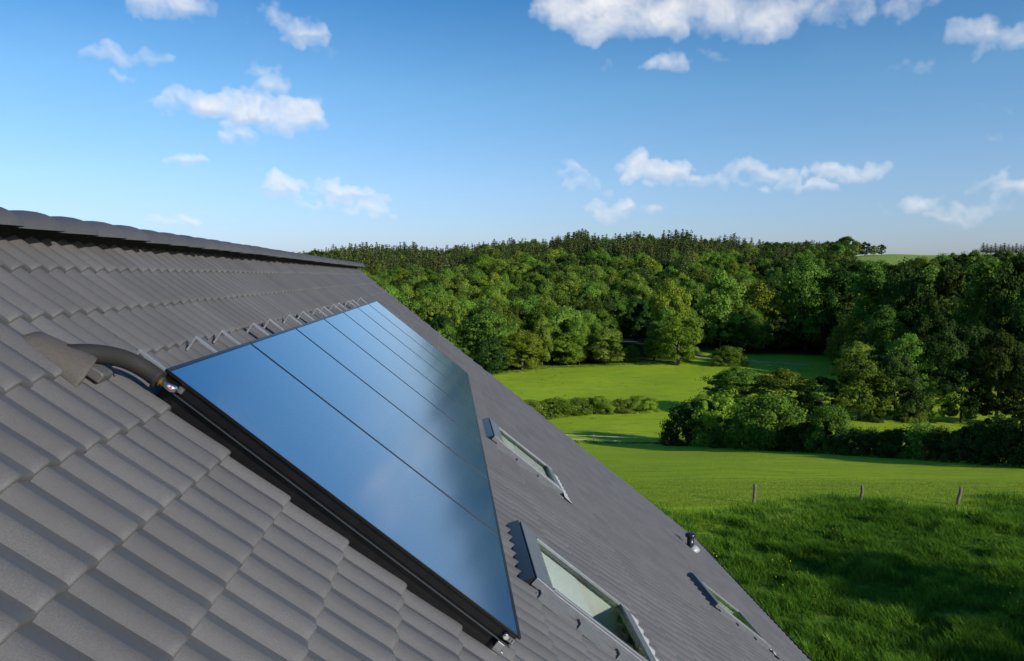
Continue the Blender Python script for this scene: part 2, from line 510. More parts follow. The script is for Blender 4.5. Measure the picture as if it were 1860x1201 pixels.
def ground_at(px, py):
    """World point where the ray through a photograph pixel meets the ground."""
    d = ray(px, py); f, q, z = d @ FH, d @ RV, d[2]
    r = np.arange(15, 900, .25)
    g = CAM[2] + z/f*r - h_rq(r, q/f*r)
    i = np.where(g < 0)[0]
    i = i[0] if len(i) else len(r)-1
    return r[i], q/f*r[i]


def build_ground():
    r = np.concatenate([np.linspace(-400, -60, 8), np.linspace(-50, 15, 14), np.arange(16, 46, .6), np.arange(46, 112, 1.4), np.arange(112, 262, 3.5),
                        np.arange(262, 700, 9), np.geomspace(710, 9000, 16)])
    q = np.concatenate([-np.geomspace(9000, 420, 9), np.arange(-400, -60, 14), np.arange(-60, -8, 3), np.arange(-8, 62, .8), np.arange(62, 140, 3),
                        np.arange(140, 420, 9), np.geomspace(430, 9000, 12)])
    Rr, Qq = np.meshgrid(r, q, indexing='ij')
    V = rq2w(Rr, Qq, h_rq(Rr, Qq)).reshape(-1, 3)
    nr, nq = len(r), len(q)
    i = (np.arange(nr-1)[:, None]*nq + np.arange(nq-1)[None]).ravel()
    F = np.stack([i, i+1, i+nq+1, i+nq], 1)[:, ::-1]
    # what grows where: 0 mown meadow, 1 rough tall grass, 2 forest floor
    x = 930 + FPX*Qq/np.maximum(Rr, 60)
    rf = np.interp(x, XF, RF)
    edge = 36.2 + 2.6*(vnoise(Rr*0, Qq/4, 5)-.5)
    rough = np.clip((edge - Rr)/3.0, 0, 1)
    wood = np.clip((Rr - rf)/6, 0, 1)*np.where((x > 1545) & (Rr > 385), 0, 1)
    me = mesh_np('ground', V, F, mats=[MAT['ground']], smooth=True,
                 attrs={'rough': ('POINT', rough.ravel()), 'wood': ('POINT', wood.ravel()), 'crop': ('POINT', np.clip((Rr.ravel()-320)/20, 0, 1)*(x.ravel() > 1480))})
    o = link(bpy.data.objects.new('ground', me))
    tag(o, kind='structure')


def ground_material():
    m = material('meadow_ground', rough=.95, spec=.1)
    tc = nd(m, 'ShaderNodeTexCoord')
    def noise(s, d=6, ro=.6, vec=None):
        n = nd(m, 'ShaderNodeTexNoise', Scale=s, Detail=d, Roughness=ro); lk(m, vec or tc.outputs['Object'], n.inputs['Vector']); return n.outputs['Fac']
    def mix(f, a, b):
        x = nd(m, 'ShaderNodeMix'); x.data_type = 'RGBA'; lk(m, f, x.inputs['Factor'])
        for k, v in ((6, a), (7, b)):
            if isinstance(v, tuple): x.inputs[k].default_value = (*v, 1)
            else: lk(m, v, x.inputs[k])
        return x.outputs[2]
    def rng_(v, a, b):
        x = nd(m, 'ShaderNodeMapRange', From_Min=a, From_Max=b); lk(m, v, x.inputs['Value']); return x.outputs['Result']
    mp = nd(m, 'ShaderNodeMapping'); mp.inputs['Scale'].default_value = (.25, 1.0, 1.); lk(m, tc.outputs['Object'], mp.inputs['Vector'])
    c = mix(rng_(noise(.05, 5), .35, .65), (.262, .41, .013), (.37, .48, .018))
    c = mix(rng_(noise(.9, 7, .75, mp.outputs['Vector']), .47, .66), c, (.15, .275, .014))
    c = mix(rng_(noise(.22, 6, .7), .5, .7), c, (.25, .34, .02))
    c = mix(rng_(noise(6., 4, .7), .45, .75), c, (.40, .47, .035))
    a = nd(m, 'ShaderNodeAttribute'); a.attribute_name = 'rough'
    c = mix(a.outputs['Fac'], c, mix(rng_(noise(.6), .35, .65), (.09, .17, .016), (.14, .23, .02)))
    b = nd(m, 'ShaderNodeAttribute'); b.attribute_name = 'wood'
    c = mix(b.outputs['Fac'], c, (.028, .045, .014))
    d = nd(m, 'ShaderNodeAttribute'); d.attribute_name = 'crop'
    c = mix(d.outputs['Fac'], c, (.21, .30, .06))
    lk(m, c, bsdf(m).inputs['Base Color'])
    bp = nd(m, 'ShaderNodeBump', Strength=1.0, Distance=.2)
    lk(m, noise(2.2, 8, .75), bp.inputs['Height']); lk(m, bp.outputs['Normal'], bsdf(m).inputs['Normal'])
    MAT['ground'] = m


ground_material()
build_ground()

# ------------------------------------------------------------------ house
G, SE, UG, U0 = 0.28366, 9.495, 16.768, -2.55
WAVE = 0.15
WINS = [(8.2, 9.22, 2.99, 4.02, 1.0), (4.28, 5.28, 3.0, 4.05, .55), (8.85, 9.8, 6.42, 7.36, 0)]
house = empty('house', (0, 7.1, 0))
tag(house, 'house with a grey ribbed tile roof, long ridge and three skylights', 'house')
HR = (0, TH, 0)


def roof_loc(s=0, u=0, n=0):
    return tuple(RL(s, u, n) - np.array([0, 7.1, 0]))


def wave_n(t):
    """Tile rib: rounded wave, slightly steeper on its near side."""
    t = np.asarray(t, float)
    t = np.mod(t, 1.0)
    up = np.sin(np.clip(t/.36, 0, 1)*np.pi/2)**1.1
    dn = np.clip((1-t)/.64, 0, 1)
    dn = dn*(.86 + .14*dn)
    return np.where(t < .36, up, dn)*.030 - .030


def tile_roof():
    T = np.array([0, .05, .10, .16, .22, .28, .33, .36, .40, .47, .58, .72, .86, .95, 1.0])     # one rib, valley to valley
    P = wave_n(T)
    K = int(round(SE/G))
    nw = int(round((UG-U0)/WAVE))
    V, F, A, SM = [], [], [], []
    base = 0
    rs = np.random.default_rng(3)
    for k in range(K):
        s0, s1 = k*G, min((k+1)*G, SE)
        prof = [(s0-.012, -.0175), (s0+.06, -.0135), (s0+.17, -.006), (s1-.03, .0005), (s1-.011, .001), (s1-.003, -.0015), (s1, -.006), (s1+.0005, -.019)]
        ntile = nw//2 + 2
        dn, ds, du, tint = rs.normal(0, .0005, ntile), rs.normal(0, .0016, ntile), rs.normal(0, .0004, ntile), rs.random(ntile)
        skew = rs.normal(0, .0007, ntile)
        for w in range(nw):
            t = (w + (k % 2))//2
            half = (w + k) % 2
            uu = U0 + (w + T)*WAVE
            if w == nw-1:
                uu = uu + rs.normal(0, .004)
            hole = False
            for (a, b, c, d, _) in WINS:
                if uu[0] > a-.03 and uu[-1] < b+.03 and s0 > c-.03 and s1 < d + .02:
                    hole = True
            if hole:
                continue
            step = .002 if half == 1 else 0.0
            pv = []
            for j, (s, n) in enumerate(prof):
                sj = s + (ds[t] if j >= 3 else 0)
                nn = P + n + dn[t] + skew[t]*(half + T - 1.0) + step*np.clip((T-.75)/.25, 0, 1)
                if j >= 6: nn = nn*1.0
                pv.append(np.stack([np.full_like(T, sj), uu + du[t] + (.004*(T > .99) if half == 1 else 0), nn], 1))
            pv = np.stack(pv)                       # rows x T x 3
            V.append(pv.reshape(-1, 3))
            nT, nP = len(T), len(prof)
            i = (np.arange(nP-1)[:, None]*nT + np.arange(nT-1)[None]).ravel() + base
            F.append(np.stack([i, i+nT, i+nT+1, i+1], 1))
            A.append(np.full(len(i), np.clip(tint[t] + rs.normal(0, .1), 0, 1)))
            base += nT*nP
    return mesh_np('roof', np.concatenate(V), np.concatenate(F), mats=[MAT['tile']], smooth=True, attrs={'tint': ('FACE', np.concatenate(A))})


roof = link(bpy.data.objects.new('roof', tile_roof()), house)
roof.location = roof_loc(); roof.rotation_euler = HR


def ridge():
    V, F, A, b = [], [], [], 0
    per, seg = .353, 14
    rs = np.random.default_rng(5)
    u = -2.52
    while u < UG - .2:
        L = per
        prof = [(-.04, .074), (.0, .078), (L*.3, .091), (L*.6, .105), (L*.76, .111), (L*.87, .112), (L*.94, .107), (L*.985, .097), (L, .084), (L+.001, .066)]
        jz = rs.normal(0, .0015); tint = rs.random()
        for (du, r) in prof:
            an = np.linspace(-1.0, 1.0, seg)*1.5
            x = np.sin(an)*r*1.62; z = np.cos(an)*r*.9 - .028 + jz
            V.append(np.stack([x, np.full(seg, u+du), z], 1))
        n = len(prof)
        i = (np.arange(n-1)[:, None]*seg + np.arange(seg-1)[None]).ravel() + b
        F.append(np.stack([i, i+1, i+seg+1, i+seg], 1)); A.append(np.full(len(i), tint)); b += n*seg
        # round end shield on the last cap
        if u + per >= UG - .2:
            c = (n-1)*seg + b - n*seg
            F.append(np.array([[c+k, c+k+1, c+seg-2-k, c+seg-1-k] for k in range(seg//2-1)])); A.append(np.full(seg//2-1, tint))
        u += per
    me = mesh_np('ridge_tiles', np.concatenate(V), np.concatenate(F), mats=[MAT['ridge']], smooth=True, attrs={'tint': ('FACE', np.concatenate(A))})
    o = link(bpy.data.objects.new('ridge_tiles', me), roof)
    o.rotation_euler = (0, -TH, 0)
    return o


ridge()
mb = MB(); mb.prism_y([(-.02, -.06), (.052, -.06), (.052, .035), (-.02, .02)], -2.5, UG-.03)
mb.build('ridge_vent_strip', MAT['void'], roof)

# other slope, walls, gable, gutter
mb = MB(); e = 9.4*CT; zd = 9.4*ST
mb.prism_y([(-.02, -.05), (-e, -zd-.05), (-e, -zd-.2), (-.02, -.2)], U0, UG-.05)
o = mb.build('far_slope', MAT['tile'], house, loc=(0, -7.1, Z0))
mb = MB()
wx, wy0, wy1, ze = 6.9, U0+.3, UG-.35, Z0 - 6.9*math.tan(TH) - .1
mb.box((-wx, wy0, 0), (-wx+.3, wy1, ze)); mb.build('wall', MAT['wall'], house, loc=(0, -7.1, 0))
mb = MB(); mb.box((wx-.3, wy0, 0), (wx, wy1, ze)); mb.build('wall', MAT['wall'], house, loc=(0, -7.1, 0))
for y0 in (wy0, wy1-.3):
    mb = MB(); mb.prism_y([(-wx+.3, 0), (wx-.3, 0), (wx-.3, ze), (0, Z0-.22), (-wx+.3, ze)], y0, y0+.3)
    mb.build('gable_wall', MAT['wall'], house, loc=(0, -7.1, 0))
mb = MB()
arc = [(.075*math.cos(a), .075*math.sin(a)) for a in np.linspace(math.pi, 2*math.pi, 9)]
outl = arc + [(x*.92, z*.92) for x, z in arc[::-1]]
mb.prism_y(outl, U0, UG-.05)
gx, gy, gz = RL(SE + .055, 0, -.05)
mb.build('gutter', MAT['gutter'], house, loc=(gx, -7.1, gz - .02), smooth=False)
mb = MB(); mb.box((-.3, U0, -.16), (-.02, UG-.1, -.04)); mb.box((-.02, U0, -.2), (.0, UG-.1, -.05))
mb.build('fascia_board', MAT['gutter'], house, loc=(gx-.02, -7.1, gz))


def skylight(a, b, c, d, added_pale_sheet):
    """Roof window: grey outer frame part with hood, flashing, sash, pane and lining as sub-parts (local axes: down slope, ridge, out)."""
    W, L = b-a, d-c
    r = .042
    mb = MB()                                   # outer frame: two sides, bottom
    for y0, y1 in ((0, r), (W-r, W)):
        mb.prism_y([(.14, -.05), (L, -.05), (L, .034), (L-.01, .04), (.14, .042)], y0, y1)
    mb.box((L-.05, r+.002, -.05), (L-.002, W-r-.002, .034))
    f = mb.build('window', MAT['grey_alu'], house, loc=roof_loc(c, a, 0), rot=HR, bevel=.004)
    for ya, yb, yc in ((-.06, -.006, -.075), (W+.006, W+.06, W+.075)):   # stepped flashing strip along each side
        mb = MB(); mb.box((.10, min(ya, yb), -.028), (L+.02, max(ya, yb), -.004))
        k = .12
        while k < L-.1:
            mb.box((k, min(yc, yb)-(.0 if ya < 0 else -.0005), -.03), (k+.15, max(yc, yb)-(.0005 if ya < 0 else 0), .012)); k += G
        mb.build('side_flashing', MAT['grey_alu'], f)
    mb = MB()                                   # black top gutter sheet and the grey hood over the head of the sash
    mb.prism_y([(.0, -.02), (.003, -.026), (.046, -.02), (.054, .044), (.046, .044)], -.02, W+.02)
    mb.build('top_flashing', MAT['black'], f)
    mb = MB(); mb.prism_y([(.060, .0), (.2, .0), (.2, .044), (.19, .048), (.085, .053), (.064, .053)], -.012, W+.012)
    mb.build('hood', MAT['grey_alu'], f, bevel=.004)
    mb = MB()                                   # sash round the glass
    mb.box((.203, r+.003, .0), (L-.06, r+.03, .046)); mb.box((.203, W-r-.03, .0), (L-.06, W-r-.003, .046))
    mb.box((L-.1, r+.031, .0), (L-.06, W-r-.031, .044))
    mb.build('sash', MAT['grey_alu'], f, bevel=.003)
    mb = MB(); mb.add([(.204, r+.031, .037), (L-.101, r+.031, .037), (L-.101, W-r-.031, .037), (.204, W-r-.031, .037)], [(0, 1, 2, 3)]); mb.build('pane', MAT['pane'], f)
    mb = MB()                                   # white lining of the opening and the room floor below
    t = .32
    mb.add([(.15, r+.01, .02), (L-.02, r+.01, .02), (L+.25, r+.01, -t), (.15, r+.01, -t)], [(0, 1, 2, 3)])
    mb.add([(.15, W-r-.01, .02), (L-.02, W-r-.01, .02), (L+.25, W-r-.01, -t), (.15, W-r-.01, -t)], [(3, 2, 1, 0)])
    mb.add([(.15, r+.01, .02), (.15, W-r-.01, .02), (.15, W-r-.01, -t), (.15, r+.01, -t)], [(0, 1, 2, 3)])
    mb.add([(L-.02, r+.01, .02), (L-.02, W-r-.01, .02), (L+.25, W-r-.01, -t), (L+.25, r+.01, -t)], [(3, 2, 1, 0)])
    mb.add([(.15, r+.01, -t), (L+.25, r+.01, -t), (L+.25, W-r-.01, -t), (.15, W-r-.01, -t)], [(0, 1, 2, 3)], 1)
    mb.build('lining', [MAT['lining'], MAT['room']], f)
    if added_pale_sheet:                                   # pale sheet added behind the glass, standing in for sunlit lining
        mb = MB(); mb.box((.16, r+.04, -.012), (.16 + (L-.26)*added_pale_sheet, W-r-.04, -.008)); mb.build('added_pale_sheet', MAT['lining'], f)
    V, q = [], []                               # pale pleated apron dressed over the tiles below
    n = int(W/.02)
    for j, (s, dz) in enumerate(((L-.012, .03), (L+.02, .012), (L+.12, .004), (L+.123, -.012))):
        for i in range(n+1):
            y = -.07 + (W+.14)*i/n
            tt = ((a + y - U0)/WAVE) % 1.0
            V.append((s, y, float(wave_n(tt))+dz*(1 if j != 1 else 1) + .004))
    for j in range(3):
        for i in range(n):
            k = j*(n+1)+i
            q.append((k, k+n+1, k+n+2, k+1))
    o = link(bpy.data.objects.new('apron', mesh_np('apron', V, q, mats=[MAT['lead']], smooth=True)), f)
    return f


for wdef in WINS:
    skylight(*wdef)

# vent pipe near the eave
vp = RL(8.11, 13.77, -.02) - np.array([0, 7.1, 0])
mb = MB(); mb.tube([(0, 0, -.05), (0, 0, .2)], .062, 20)
vent = mb.build('vent_pipe', MAT['pipe'], house, smooth=True, loc=tuple(vp))
mb = MB(); mb.tube([(0, 0, .205), (0, 0, .215), (0, 0, .25), (0, 0, .272), (0, 0, .283)], [.06, .095, .098, .08, .03], 20)
mb.build('cap', MAT['pipe'], vent, smooth=True)
mb = MB(); mb.tube([(.03, 0, -.06), (.015, 0, .0), (0, 0, .03)], [.15, .11, .066], 20)
mb.build('flashing', MAT['lead'], vent, smooth=True)

# inlet tile (a hump with an open mouth) where the pipe leaves the roof
V, q = [], []
seg = 20
for j, (s, r, hgt) in enumerate([(.65, .05, -.025), (.668, .072, .004), (.70, .080, .014), (.77, .088, .032), (.868, .094, .050), (.882, .094, .050), (.882, .084, .041), (.84, .08, .036)]):
    for i in range(seg+1):
        an = math.pi*i/seg
        V.append((s - .05*math.cos(an)*(s > .8)*-.6, 2.815 - math.cos(an)*r, math.sin(an)*(hgt+.03) - .025))
for j in range(7):
    for i in range(seg):
        k = j*(seg+1)+i
        q.append((k, k+seg+1, k+seg+2, k+1))
mb_me = mesh_np('pipe_inlet_tile', V, q, mats=[MAT['old_tile']], smooth=True)
o = link(bpy.data.objects.new('pipe_inlet_tile', mb_me), roof)
mb = MB(); mb.prism_y([(.74, -.03), (.928, -.02), (.928, .012), (.918, .02), (.74, .004)], 2.845, 2.93)
mb.build('inlet_cover_strip', MAT['tile'], roof, bevel=.01)

# ------------------------------------------------------------------ solar collectors
UC, CW, SCo, CL = 3.0663, 1.2458, 1.0313, 1.7381
HU = (3.22, 3.92, 4.36, 5.04, 5.50, 6.16, 6.73, 7.44, 7.84, 8.49, 8.90, 9.73, 10.14, 11.04)      # where the hooks stand along the ridge
HOOKS = [[u - UC - k*CW for u in HU if 0 <= u - UC - k*CW < CW] for k in range(7)]
PLACE = ['nearest solar collector, with the brass pipe fitting on its black side', 'second solar collector from the brass pipe fitting, blue sky mirrored along it',
         'third solar collector, with a pale cloud mirrored across its lower half', 'middle solar collector of the row, above the lower grey skylight',
         'fifth solar collector, third from the far end of the row', 'second farthest solar collector, thin strip next to the last one', 'farthest solar collector, slimmest strip beside the bare tiles near the gable']
W1 = CW - .009
fr_ = MB()
fr_.box((0, 0, .088), (.016, W1, .10)); fr_.box((CL-.016, 0, .088), (CL, W1, .10))
fr_.box((.0165, 0, .088), (CL-.0165, .007, .10)); fr_.box((.0165, W1-.005, .088), (CL-.0165, W1, .10))
fr_.box((.012, .012, .046), (CL-.012, W1-.012, .0875))
fr_.box((.004, -.004, .038), (CL-.02, W1+.0, .0455))
fr_.box((.03, .022, -.03), (CL-.09, W1-.005, .0375))  # solid black block fills the gap beneath, standing in for its shade
f0 = fr_.build('frame', MAT['black'], bevel=.0015)
lip = MB(); lip.box((.006, -.0065, .0395), (CL-.015, -.0042, .0435)); l0 = lip.build('edge_rail', MAT['gutter'])
gp = MB(); gp.box((.0175, .0075, .086), (CL-.0175, W1-.0055, .0978)); g0 = gp.build('glass', MAT['glass'])
hk = MB()
w_ = .012
hk.prism_y([(-.152, -.03), (-.141, -.03), (-.145, .040), (.03, .040), (.03, .052), (-.156, .052)], -w_, w_)
h0 = hk.build('mounting_hook', MAT['galv'], bevel=.001)
for k in range(7):
    root = empty('solar_collector', tuple(RL(SCo, UC + k*CW, 0)), HR)
    tag(root, PLACE[k], 'solar collector', 'solar collectors in a row on the roof')
    for src in (f0, l0, g0):
        if src is l0 and k > 0:
            continue
        c = src if k == 0 else src.copy()
        if k: sc.collection.objects.link(c)
        c.parent = root
    for j in range(len(HOOKS[k])):
        c = h0 if (k == 0 and j == 0) else h0.copy()
        if c is not h0: sc.collection.objects.link(c)
        c.parent = root; c.location = (0, HOOKS[k][j], 0)
    if k == 0:
        mb = MB(); mb.tube([(1.68, .006, .070), (1.68, -.012, .070)], .0125, 6); mb.tube([(1.68, -.0125, .070), (1.68, -.022, .070)], .009, 10)
        mb.build('end_plug', MAT['chrome'], root)
        mb = MB(); mb.box((1.693, -.006, .058), (1.722, .008, .077)); mb.box((1.702, -.012, .062), (1.706, -.0065, .076)); mb.box((1.713, -.012, .062), (1.717, -.0065, .076))
        mb.build('clip', MAT['alu'], root)
        mb = MB(); mb.box((.082, -.006, .056), (.103, .008, .078)); mb.box((.086, -.012, .060), (.090, -.0065, .077)); mb.box((.096, -.012, .060), (.100, -.0065, .077))
        mb.build('clip', MAT['alu'], root)
rl = MB(); rl.box((0, 0, 0), (.035, 7*CW-.02, .034)); rl.box((.0355, 0, .0), (.05, 7*CW-.02, .006))
o = rl.build('mounting_rail', MAT['alu'], loc=tuple(RL(SCo+CL-.07, UC-.006, .003)), rot=HR, bevel=.002)
tag(o, 'aluminium mounting rail under the lower edge of the solar collectors', 'rail')

# insulated pipe from the inlet tile to the first collector
pr = empty('insulated_pipe', tuple(RL(.8, 2.7, 0)), HR)
tag(pr, 'black foam insulated pipe curving from the tile hump to the nearest collector', 'pipe')
P0 = np.array([(.765, 2.79, -.01), (.80, 2.822, .016), (.835, 2.872, .042), (.872, 2.94, .053), (.912, 3.0, .058), (.965, 3.03, .060), (1.01, 3.033, .062), (1.045, 3.028, .063)])
tt = np.linspace(0, 1, 28); ks = np.linspace(0, 1, len(P0))
Pc = np.stack([np.interp(tt, ks, P0[:, i]) for i in range(3)], 1)
for _ in range(6):
    Pc[1:-1] = (Pc[:-2] + 2*Pc[1:-1] + Pc[2:])/4
off = np.array([.8, 2.7, 0])
mb = MB(); mb.tube(Pc - off, .0335, 22)
mb.build('insulation', MAT['rubber'], pr, smooth=True)
d_ = (Pc[-1]-Pc[-3]); d_ /= np.linalg.norm(d_)
e0 = Pc[-1] - off
mb = MB(); mb.tube([e0 - d_*.005, e0 + d_*.008], .017, 6); mb.tube([e0 + d_*.0085, e0 + d_*.013], .021, 16); mb.tube([e0 + d_*.0135, e0 + d_*.024], .016, 6)
mb.build('brass_fitting', MAT['brass'], pr)
e1 = e0 + d_*.0245
mb = MB(); mb.tube([e1, e1 + d_*.015, e1 + d_*.028 + np.array([.0, .004, 0]), e1 + d_*.034 + np.array([.004, .012, 0.001]), e1 + d_*.036 + np.array([.008, .026, .002])], [.0125, .0125, .015, .0145, .012], 18)
elb = mb.build('chrome_elbow', MAT['chrome'], pr, smooth=True)
rd = e1 + d_*.026 + np.array([.004, -.013, .006])
mb = MB(); mb.tube([rd, rd + np.array([.0, -.0035, .002])], .0055, 10); mb.build('red_cap', MAT['red'], pr)
mb = MB()
w0 = np.array([.90, 2.955, .035]) - off
mb.tube([w0, w0 + np.array([.0, -.012, -.012]), w0 + np.array([.012, -.016, -.026]), w0 + np.array([.032, -.010, -.034])], .0025, 6)
mb.build('wire', MAT['black'], pr)

# ------------------------------------------------------------------ vegetation meshes
def leaf_cloud(cent, nrm, size, tone, rs, flat=.55):
    """One small quad per point, facing roughly along nrm."""
    n = len(cent)
    d = nrm + rs.normal(0, flat, (n, 3)); d /= np.linalg.norm(d, axis=1, keepdims=True) + 1e-9
    a = np.cross(d, rs.normal(0, 1, (n, 3))); a /= np.linalg.norm(a, axis=1, keepdims=True) + 1e-9
    b = np.cross(d, a)
    sz = size*(.6 + .8*rs.random((n, 1)))
    a, b = a*sz, b*sz*(.55 + .4*rs.random((n, 1)))
    V = np.stack([cent-a, cent-b*.9, cent+a, cent+b], 1).reshape(-1, 3)
    F = np.arange(4*n).reshape(n, 4)
    return V, F, np.repeat(tone, 1)


def crown(seed, w=.8, z0=.16, clumps=60, per=110, leaf=.022, shape='round', cl=.2, hollow=.55):
    """Crown of a tree one unit tall, w wide: leaf clumps scattered over an uneven body."""
    rs = np.random.default_rng(seed)
    C, Nn, T = [], [], []
    h = 1 - z0
    ph = rs.random(4)*6.28
    for c in range(clumps):
        z = rs.random()**(1.25 if shape == 'bush' else .9)
        if shape == 'round': prof = math.sqrt(max(0, 1-(2*z-.92)**2))**.8
        elif shape == 'tall': prof = (1-z)**.55*min(1, .55+z*2.2)
        elif shape == 'bush': prof = math.sqrt(max(0, 1-z*z))**.8
        elif shape == 'top': prof = math.sqrt(max(0, 1-(1.6*z-.95)**2))
        an = rs.random()*6.283
        lob = 1 + .20*math.sin(2*an+ph[0]+z*2) + .16*math.sin(3*an+ph[1]+z*5) + .10*math.sin(5*an+ph[2]-z*7)
        rr = prof*w/2*lob*(hollow + (1-hollow)*rs.random()**.5)*.88
        ctr = np.array([math.cos(an)*rr, math.sin(an)*rr, z0 + h*((.0 + .88*z) if shape == 'bush' else (.06 + .86*z))])
        k = int(per*(.5 + rs.random()))
        cr = cl*w*(.22 + .62*rs.random()**1.4)
        d = rs.normal(0, 1, (k, 3)); d /= np.linalg.norm(d, axis=1, keepdims=True)
        if shape != 'bush': d[:, 2] = np.where(d[:, 2] < -.2, d[:, 2]*.5, d[:, 2])
        p = ctr + d*cr*(.55 + .5*rs.random((k, 1)) + .55*(rs.random((k, 1)) < .12)*rs.random((k, 1)))*np.array([1, 1, .85])
        C.append(p); out = ctr - np.array([0, 0, z0 + h*.45]); out /= np.linalg.norm(out)+1e-6
        Nn.append(d + out*.4 + np.array([0, 0, .25])); ct = rs.random()
        T.append(np.clip(ct*.55 + .45*rs.random(k), 0, 1))
    C, Nn, T = np.concatenate(C), np.concatenate(Nn), np.concatenate(T)
    C[:, 2] = np.clip(C[:, 2], 0.0, None)
    return leaf_cloud(C, Nn, leaf, T, rs)


def spruce_crown(seed, w=.3, z0=.12, tiers=17, leaf=.02):
    rs = np.random.default_rng(seed)
    C, Nn, T = [], [], []
    for i in range(tiers):
        z = z0 + (1-z0)*(i + rs.random()*.6)/tiers
        R = w/2*(1-(z-z0)/(1-z0))**.72 + .016
        nb = max(4, int(11*(R/(w/2)) + 3))
        a0 = rs.random()*6.28
        for b in range(nb):
            an = a0 + 6.283*b/nb + rs.normal(0, .2)
            Lr = R*(.7 + .45*rs.random())
            k = max(3, int(11*Lr/(w/2)))
            f = (np.arange(k)+.6)/k
            p = np.stack([np.cos(an)*Lr*f, np.sin(an)*Lr*f, z + .02 - .07*f*(Lr/(w/2)) + 0*f], 1) + rs.normal(0, .006, (k, 3))
            C.append(p); Nn.append(np.tile([math.cos(an)*.5, math.sin(an)*.5, .8], (k, 1))); T.append(np.clip(rs.random()*.5 + f*.35 + rs.normal(0, .1, k), 0, 1))
    return leaf_cloud(np.concatenate(C), np.concatenate(Nn), leaf, np.concatenate(T), rs, .4)


def trunk_geo(h=.5, r0=.022, limbs=5, seed=0, spread=.2):
    rs = np.random.default_rng(seed)
    mb = MB()
    pts = [(rs.normal(0, .004), rs.normal(0, .004), z) for z in np.linspace(-.03, h, 6)]
    mb.tube(pts, [r0*(1.25-.9*i/5) for i in range(6)], 7)
    for i in range(limbs):
        z = h*(.35+.5*rs.random()); an = rs.random()*6.28; L = spread*(.7+.6*rs.random())
        mb.tube([(0, 0, z), (math.cos(an)*L*.5, math.sin(an)*L*.5, z+L*.45), (math.cos(an)*L, math.sin(an)*L, z+L*1.0)], [r0*.45, r0*.3, r0*.12], 5)
    return mb


def quads_of(mb):
    q, t = [f for f in mb.f if len(f) == 4], []
    for f in mb.f:
        if len(f) != 4:
            for k in range(1, len(f)-1):
                t.append((f[0], f[k], f[k+1]))
    return np.array(mb.v), np.array(q), np.array(t)


def tree_meshes(name, cr, leafmat, trunk=True, th=.5, r0=.022, limbs=5, seed=0, spread=.2):
    """crown mesh, trunk mesh and both joined (for trees too small in the picture to show parts)."""
    V, F, T = cr
    me_c = mesh_np(name + '_crown', V, F, mats=[leafmat], attrs={'tone': ('FACE', T)})
    tv, tq, ttri = quads_of(trunk_geo(th, r0, limbs, seed, spread))
    me_t = mesh_np(name + '_trunk', tv, tq, ttri, mats=[MAT['bark']], smooth=True)
    n = len(V)
    me_j = mesh_np(name, np.concatenate([V, tv]), np.concatenate([F, tq+n]), ttri+n, mats=[leafmat, MAT['bark']],
                   mi=np.concatenate([np.zeros(len(F)), np.ones(len(tq)+len(ttri))]), attrs={'tone': ('FACE', np.concatenate([T, np.full(len(tq)+len(ttri), .5)]))})
    return me_c, me_t, me_j


B = {}
for i in range(3):
    B['round%d' % i] = tree_meshes('broadleaf_tree', crown(10+i, .82, .07, 120, 180, .0138), MAT['leaf_mid'], seed=i)
    B['bright%d' % i] = tree_meshes('broadleaf_tree', crown(20+i, .75, .05, 120, 180, .0138, 'round'), MAT['leaf_bright'], seed=i)
    B['dark%d' % i] = tree_meshes('broadleaf_tree', crown(30+i, .85, .05, 125, 195, .0138, 'round', .18), MAT['leaf_dark'], seed=i)
    B['tall%d' % i] = tree_meshes('broadleaf_tree', crown(40+i, .5, .04, 105, 165, .0125, 'tall', .26), MAT['leaf_mid'], seed=i)
    B['bush%d' % i] = tree_meshes('bush', crown(50+i, 1.3, .02, 105, 190, .021, 'bush', .19), MAT['leaf_mid'], th=.4, seed=i, spread=.3)
    B['dbush%d' % i] = tree_meshes('bush', crown(60+i, 1.2, .02, 105, 190, .021, 'bush', .19), MAT['leaf_dark'], th=.4, seed=i, spread=.3)
    B['lbush%d' % i] = tree_meshes('bush', crown(65+i, 1.2, .03, 105, 190, .021, 'bush', .19), MAT['leaf_bright'], th=.4, seed=i, spread=.3)
    B['spruce%d' % i] = tree_meshes('spruce_tree', spruce_crown(70+i, .42, .05+.07*i), MAT['needle'], th=.9, r0=.011, limbs=0, seed=i)
WID = {'round': .82, 'bright': .75, 'dark': .85, 'tall': .5, 'bush': 1.3, 'dbush': 1.2, 'lbush': 1.2, 'spruce': .42}


def plant(kind, px, base_y, top_y, wpx, label, name=None, cat='tree', group=None, r=None, parts=True):
    """A tree or bush whose foot, top and width are read from the photograph; r overrides a hidden foot's distance."""
    key = kind.rstrip('012') if kind[-1].isdigit() else kind
    if not kind[-1].isdigit():
        kind = key + str(int(rng.integers(3)))
    if r is None:
        r, q = ground_at(px, base_y)
    else:
        q = (px-930)/FPX*r
    z = float(h_rq(r, q))
    d = ray(px, top_y)
    top = CAM[2] + d[2]/(d @ FH)*r
    H = max(.6, (top - z)*1.03)
    Wm = wpx/FPX*r/WID[key]
    nm = name or ('bush' if 'bush' in key else 'spruce_tree' if key == 'spruce' else 'broadleaf_tree')
    loc = tuple(rq2w(r, q, z - .05)); rz = rng.random()*6.28
    c, t, j = B[kind]
    if parts:
        o = empty(nm, loc, (0, 0, rz))
        for pn, me in (('crown' if 'bush' not in key else 'foliage', c), ('trunk' if 'bush' not in key else 'stem', t)):
            link(bpy.data.objects.new(pn, me), o)
    else:
        o = link(bpy.data.objects.new(nm, j)); o.location = loc; o.rotation_euler = (0, 0, rz)
    o.scale = (Wm, Wm, H)
    return tag(o, label, cat, group)


HB = 'hedge bushes along the lower field'
